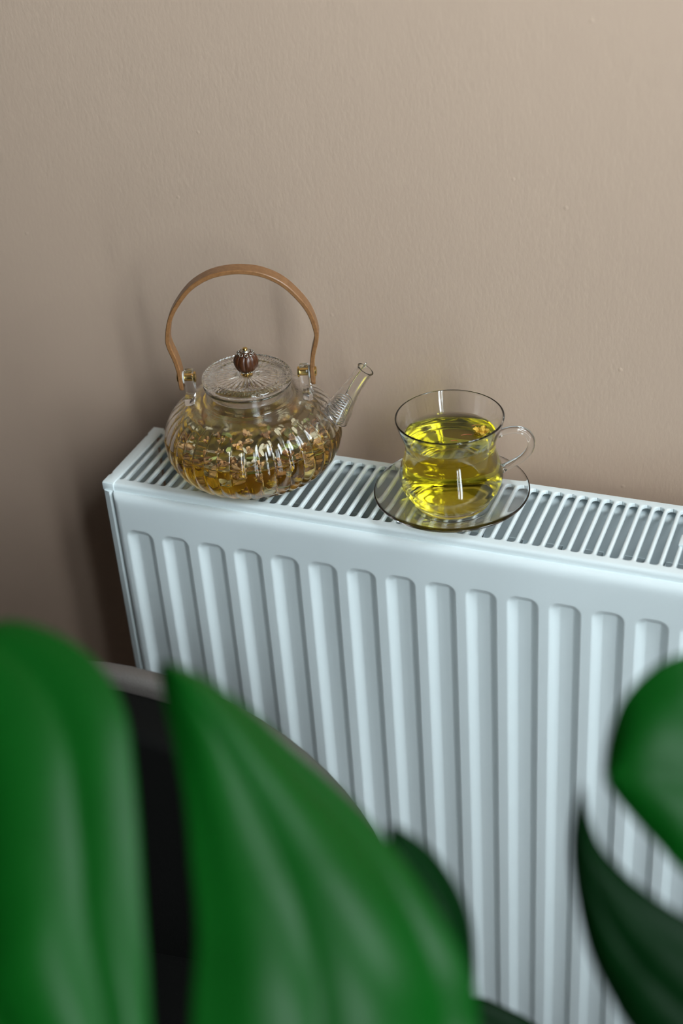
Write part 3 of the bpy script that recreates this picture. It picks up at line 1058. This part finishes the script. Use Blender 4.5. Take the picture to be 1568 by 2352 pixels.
rcl = float(np.interp(CL, [98.8 - 5.8, 98.8], [34.3, 35.8]))
tc_ += [(rcl + .35, h(CL) + .9), (rcl - .5, h(CL) + .35), (rcl - 1.6, h(CL) + .06), (rcl - 3.5, h(CL)), (18, h(CL)), (0, h(CL))]
v, f = lathe(tc_, 128, close=False)
ct = tidy(mesh_obj('yellow_tea', v, f, M['tea_cup'], None, smooth=50))
ct.location = V(CX, CY, CUPZ); ct.scale = (S,) * 3
tag(ct, 'bright yellow tea filling the glass cup', 'tea')
CLW = CUPZ + S * h(CL)
# the flower in the cup
fl_o = empty('tea_flower', V(270.9, 66.5, 100.2), 'yellow flower floating in the cup near the handle', 'flower')
fl_o.scale = (1.5, 1.5, 1.3)
pm = []
for k in range(3):
    me = petal_mesh('petal', 4.8 + .5 * k, 3.2, .8, 60 + k); me.materials.append(M['pollen']); pm.append(me)
h_ = bpy.data.objects.new('flower_heart', heart[1]); COL.objects.link(h_); h_.parent = fl_o
h_.location = (0, 0, .001)
for j in range(9):
    q = bpy.data.objects.new('petal', pm[j % 3]); COL.objects.link(q); q.parent = fl_o
    q.rotation_euler = (rng.uniform(-.4, .4), -rng.uniform(.1, .9), 2 * PI * j / 9)
for (x, y, x2, y2) in ((257.5, 58.5, 265.5, 61.5), (252.5, 48.5, 258.5, 49.5), (261.5, 74.5, 267.5, 77.5)):
    v, f = tube(catmull([(x, y, CLW - .2), ((x + x2) / 2, (y + y2) / 2 + 1, CLW - .1), (x2, y2, CLW - .2)], 4), .35, 6)
    q = mesh_obj('stigma_thread', v, f, M['thread'], None, smooth=60)
    q.location = (0, 0, Z0)
    tag(q, 'thin red-brown thread floating in the yellow tea of the cup', 'thread', 'threads in the cup')

# ------------------------------------------------------------------ round-backed chair in front of the radiator
CHX, CHY = 58.0, -199.0
chair = empty('upholstered_chair', Vector((CHX * .001, CHY * .001, 0)), 'taupe leather chair with rounded back and black padding before the radiator', 'chair', rz=math.radians(6))
def half_disc(R, zc, zb, y0, y1, bev, name, mat, bow=0.0):
    out = [(-R, zb)]
    for k in range(33):
        a = PI - PI * k / 32
        out.append((R * math.cos(a), zc + R * math.sin(a)))
    out.append((R, zb))
    bm = bmesh.new()
    a = [bm.verts.new((x, y0, z)) for x, z in out]
    b = [bm.verts.new((x, y1, z)) for x, z in out]
    n = len(out)
    for i in range(n):
        bm.faces.new((a[i], a[(i + 1) % n], b[(i + 1) % n], b[i]))
    fa = bm.faces.new(a[::-1]); fb = bm.faces.new(b)
    bmesh.ops.recalc_face_normals(bm, faces=bm.faces)
    es = list(fa.edges) + list(fb.edges)
    bmesh.ops.bevel(bm, geom=es, offset=bev, segments=5, profile=.5, affect='EDGES')
    return bm_obj(name, bm, mat, chair, smooth=40)
ztop_ch = 684 + 15
half_disc(215, ztop_ch - 215, 400, 8, 26, 8, 'back_shell', M['leather'])
half_disc(210, ztop_ch - 219, 440, -36, 9, 10, 'back_pad', M['black_cloth'])
bm = bmesh.new()
box(bm, -225, 225, -480, 0, 385, 455, 25, 4)
bm_obj('seat', bm, M['black_cloth'], chair, smooth=40)
bm = bmesh.new()
box(bm, -215, 215, -470, 26, 365, 400, 8, 3)
bm_obj('seat_frame', bm, M['leather'], chair, smooth=40)
for sx in (-1, 1):
    for yy in (-440, -10):
        v, f = tube([(sx * 195, yy, 370), (sx * 205, yy + (-12 if yy < -100 else 12), 0)], [14, 10], 16)
        mesh_obj('leg', v, f, M['chair_leg'], chair, smooth=50)

# ------------------------------------------------------------------ monstera in a pot between the camera and the radiator
PLX, PLY = .62, -.50
plant = empty('potted_monstera', Vector((PLX, PLY, 0)), 'monstera plant with large glossy split green leaves in front of the radiator', 'plant')
v, f = lathe([(0, 2), (95, 2), (100, 0), (104, 4), (125, 120), (140, 235), (143, 250), (138, 254), (132, 250), (128, 225), (0, 225)], 64, close=False)
tidy(mesh_obj('pot', v, f, M['pot'], plant, smooth=40))
v, f = lathe([(0, 228), (60, 230), (129, 224), (129, 215), (0, 215)], 48, close=False)
tidy(mesh_obj('soil', v, f, M['soil'], plant, smooth=40))
inv = plant.location.copy()

def resample(pts, n):
    Q = catmull(pts, 12)
    d = [0.0]
    for a, b in zip(Q, Q[1:]):
        d.append(d[-1] + np.linalg.norm(b - a))
    ts = np.linspace(0, d[-1], n)
    return [np.array([np.interp(t, d, [q[k] for q in Q]) for k in range(len(Q[0]))]) for t in ts]

def lobe_blade(name, A, B, ns, nw, bulge, folds, mat, thick=.7, phase=0.0):
    """one leaf lobe between two edge curves given as 3D points (m); bulges towards the camera and carries vein folds"""
    A = resample(A, ns); B = resample(B, ns)
    grid = []
    for i in range(ns):
        row = []
        for j in range(nw):
            t = j / (nw - 1)
            row.append(A[i] * (1 - t) + B[i] * t)
        grid.append(row)
    G = np.array(grid)
    mid = G[ns // 2, nw // 2]
    du = G[ns // 2, -1] - G[ns // 2, 0]
    dv = G[-1, nw // 2] - G[0, nw // 2]
    nrm = np.cross(du, dv); nrm /= np.linalg.norm(nrm)
    if nrm @ (np.array(CAMP) - mid) < 0:
        nrm = -nrm
    out = G.copy()
    for i in range(ns):
        for j in range(nw):
            t = j / (nw - 1)
            s = i / (ns - 1)
            env = math.sin(PI * t) * (.35 + .65 * math.sin(PI * min(1, .12 + .88 * s)))
            z = bulge * env
            z += folds[1] * (abs(math.sin(PI * (folds[0] * t + phase))) ** .8 - .5) * min(1, 4 * s) * min(1, 6 * t) * min(1, 6 * (1 - t))
            out[i, j] += nrm * z
    n = ns * nw
    top = out.reshape(-1, 3); bot = (out - nrm * thick * .001).reshape(-1, 3)
    vv = [tuple(q - np.array(inv)) for q in np.concatenate([top, bot])]
    F = grid_faces(ns, nw) + [tuple(n + k for k in q[::-1]) for q in grid_faces(ns, nw)]
    ring = list(range(nw)) + [i * nw + nw - 1 for i in range(1, ns)] + [(ns - 1) * nw + j for j in range(nw - 2, -1, -1)] + [i * nw for i in range(ns - 2, 0, -1)]
    for a, b in zip(ring, ring[1:] + ring[:1]):
        F.append((a, n + a, n + b, b))
    return vv, F

def add_leaf(name, lobes, mat, label=None):
    """a leaf blade: its lobes share one mesh and meet at the leaf base"""
    VV, FF = [], []
    for (A, B, ns, nw, bulge, folds, ph) in lobes:
        A3 = [np.array(cam_pt(*q)) for q in A]; B3 = [np.array(cam_pt(*q)) for q in B]
        v, f = lobe_blade(name, A3, B3, ns, nw, bulge, folds, mat, phase=ph)
        k = len(VV)
        VV += v; FF += [tuple(k + i for i in q) for q in f]
    o = mesh_obj(name, VV, FF, mat, plant, smooth=70, scale=1.0)
    tidy(o, 1e-6)
    if label: tag(o, label)
    return o

BASE1 = (560, 3050, .56)
def tilt(pts, extra=0.0):
    """the broad leaf leans: its upper rim lies farther from the camera than its base"""
    return [(x, y, .535 + .062 * (max(0, 2400 - y) / 950) ** 1.3 + extra * min(1, max(0, (y - 1540) / 300)) * min(1, max(0, (2900 - y) / 500))) for x, y in pts] + [BASE1]
leafA = add_leaf('leaf', [
    # lobe beside the dark split, its outer edge sweeping down to the right
    (tilt([(364, 1526), (374, 1605), (402, 1720), (424, 1840), (438, 1980), (452, 2150), (440, 2352), (450, 2600)]),
     tilt([(376, 1518), (462, 1550), (575, 1630), (670, 1718), (765, 1800), (853, 1886), (935, 1985), (1010, 2095), (1070, 2210), (1098, 2330), (1080, 2600)], .03),
     60, 48, .013, (2.2, .0042), .1),
    # lobe on the other side of the split
    (tilt([(-140, 1470), (-200, 1650), (-230, 1900), (-200, 2200), (-100, 2500)]),
     tilt([(-130, 1468), (0, 1425), (95, 1440), (190, 1490), (252, 1560), (290, 1645), (306, 1760), (318, 1900), (327, 2060), (338, 2220), (350, 2400), (400, 2650)]),
     60, 48, .011, (2.2, .0042), .35),
], M['leaf'], 'broad glossy green leaf with a deep split')
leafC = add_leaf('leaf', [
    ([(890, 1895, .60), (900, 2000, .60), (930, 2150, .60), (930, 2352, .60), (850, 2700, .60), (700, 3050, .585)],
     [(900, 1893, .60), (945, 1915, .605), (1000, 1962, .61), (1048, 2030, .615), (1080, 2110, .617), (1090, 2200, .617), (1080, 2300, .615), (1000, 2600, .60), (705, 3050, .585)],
     40, 20, .006, (1.5, .004), .2)], M['leaf_shaded'], 'dark leaf lobe tucked behind the broad leaf')
leafB = add_leaf('leaf', [
    ([(1386, 1775, .60), (1396, 1700, .60), (1425, 1615, .60), (1482, 1548, .602), (1568, 1502, .605), (1720, 1490, .61), (1900, 1580, .61), (2050, 1800, .60)],
     [(1388, 1792, .60), (1412, 1830, .598), (1452, 1878, .596), (1502, 1932, .594), (1568, 2003, .592), (1690, 2090, .59), (1860, 2160, .59), (2052, 1810, .60)],
     50, 30, .010, (1.5, .005), .2)], M['leaf'], 'green rounded leaf lobe at the edge of the plant')
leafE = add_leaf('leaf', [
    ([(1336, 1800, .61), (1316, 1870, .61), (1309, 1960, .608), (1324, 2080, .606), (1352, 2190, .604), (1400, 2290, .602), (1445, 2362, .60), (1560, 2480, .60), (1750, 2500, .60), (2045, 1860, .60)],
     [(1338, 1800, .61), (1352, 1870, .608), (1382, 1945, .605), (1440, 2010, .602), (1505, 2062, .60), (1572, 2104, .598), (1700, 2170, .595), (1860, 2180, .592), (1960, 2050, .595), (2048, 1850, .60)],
     60, 30, .010, (1.5, .004), .3)], M['leaf_shaded'], 'narrow green leaf lobe with shade put into its dark colour')
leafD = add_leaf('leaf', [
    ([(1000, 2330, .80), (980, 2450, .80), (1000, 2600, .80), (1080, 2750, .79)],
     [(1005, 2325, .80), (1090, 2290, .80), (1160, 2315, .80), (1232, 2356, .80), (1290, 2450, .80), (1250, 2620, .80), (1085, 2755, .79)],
     30, 20, .008, (1.5, .003), .2)], M['leaf_shaded'], 'small dark leaf low in the plant')

# petioles from the soil to each leaf base
def petiole(px, py, t, k):
    tip = np.array(cam_pt(px, py, t)) - np.array(inv)
    a = k * 1.7
    root = np.array((.03 * math.cos(a), .03 * math.sin(a), .222))
    mid = root * .45 + tip * .55 + np.array((.03 * math.cos(a), -.01, -.02))
    q = catmull([root, root * .75 + tip * .25 + np.array((0.01 * math.cos(a), 0, .05)), mid, tip], 8)
    v, f = tube(q, [.0085 - .004 * i / len(q) for i in range(len(q))], 14)
    mesh_obj('petiole', v, f, M['petiole'], plant, smooth=60, scale=1.0)
petiole(560, 3045, .562, 0)
petiole(700, 3045, .587, 1)
petiole(2046, 1830, .602, 2)
petiole(1083, 2750, .792, 3)
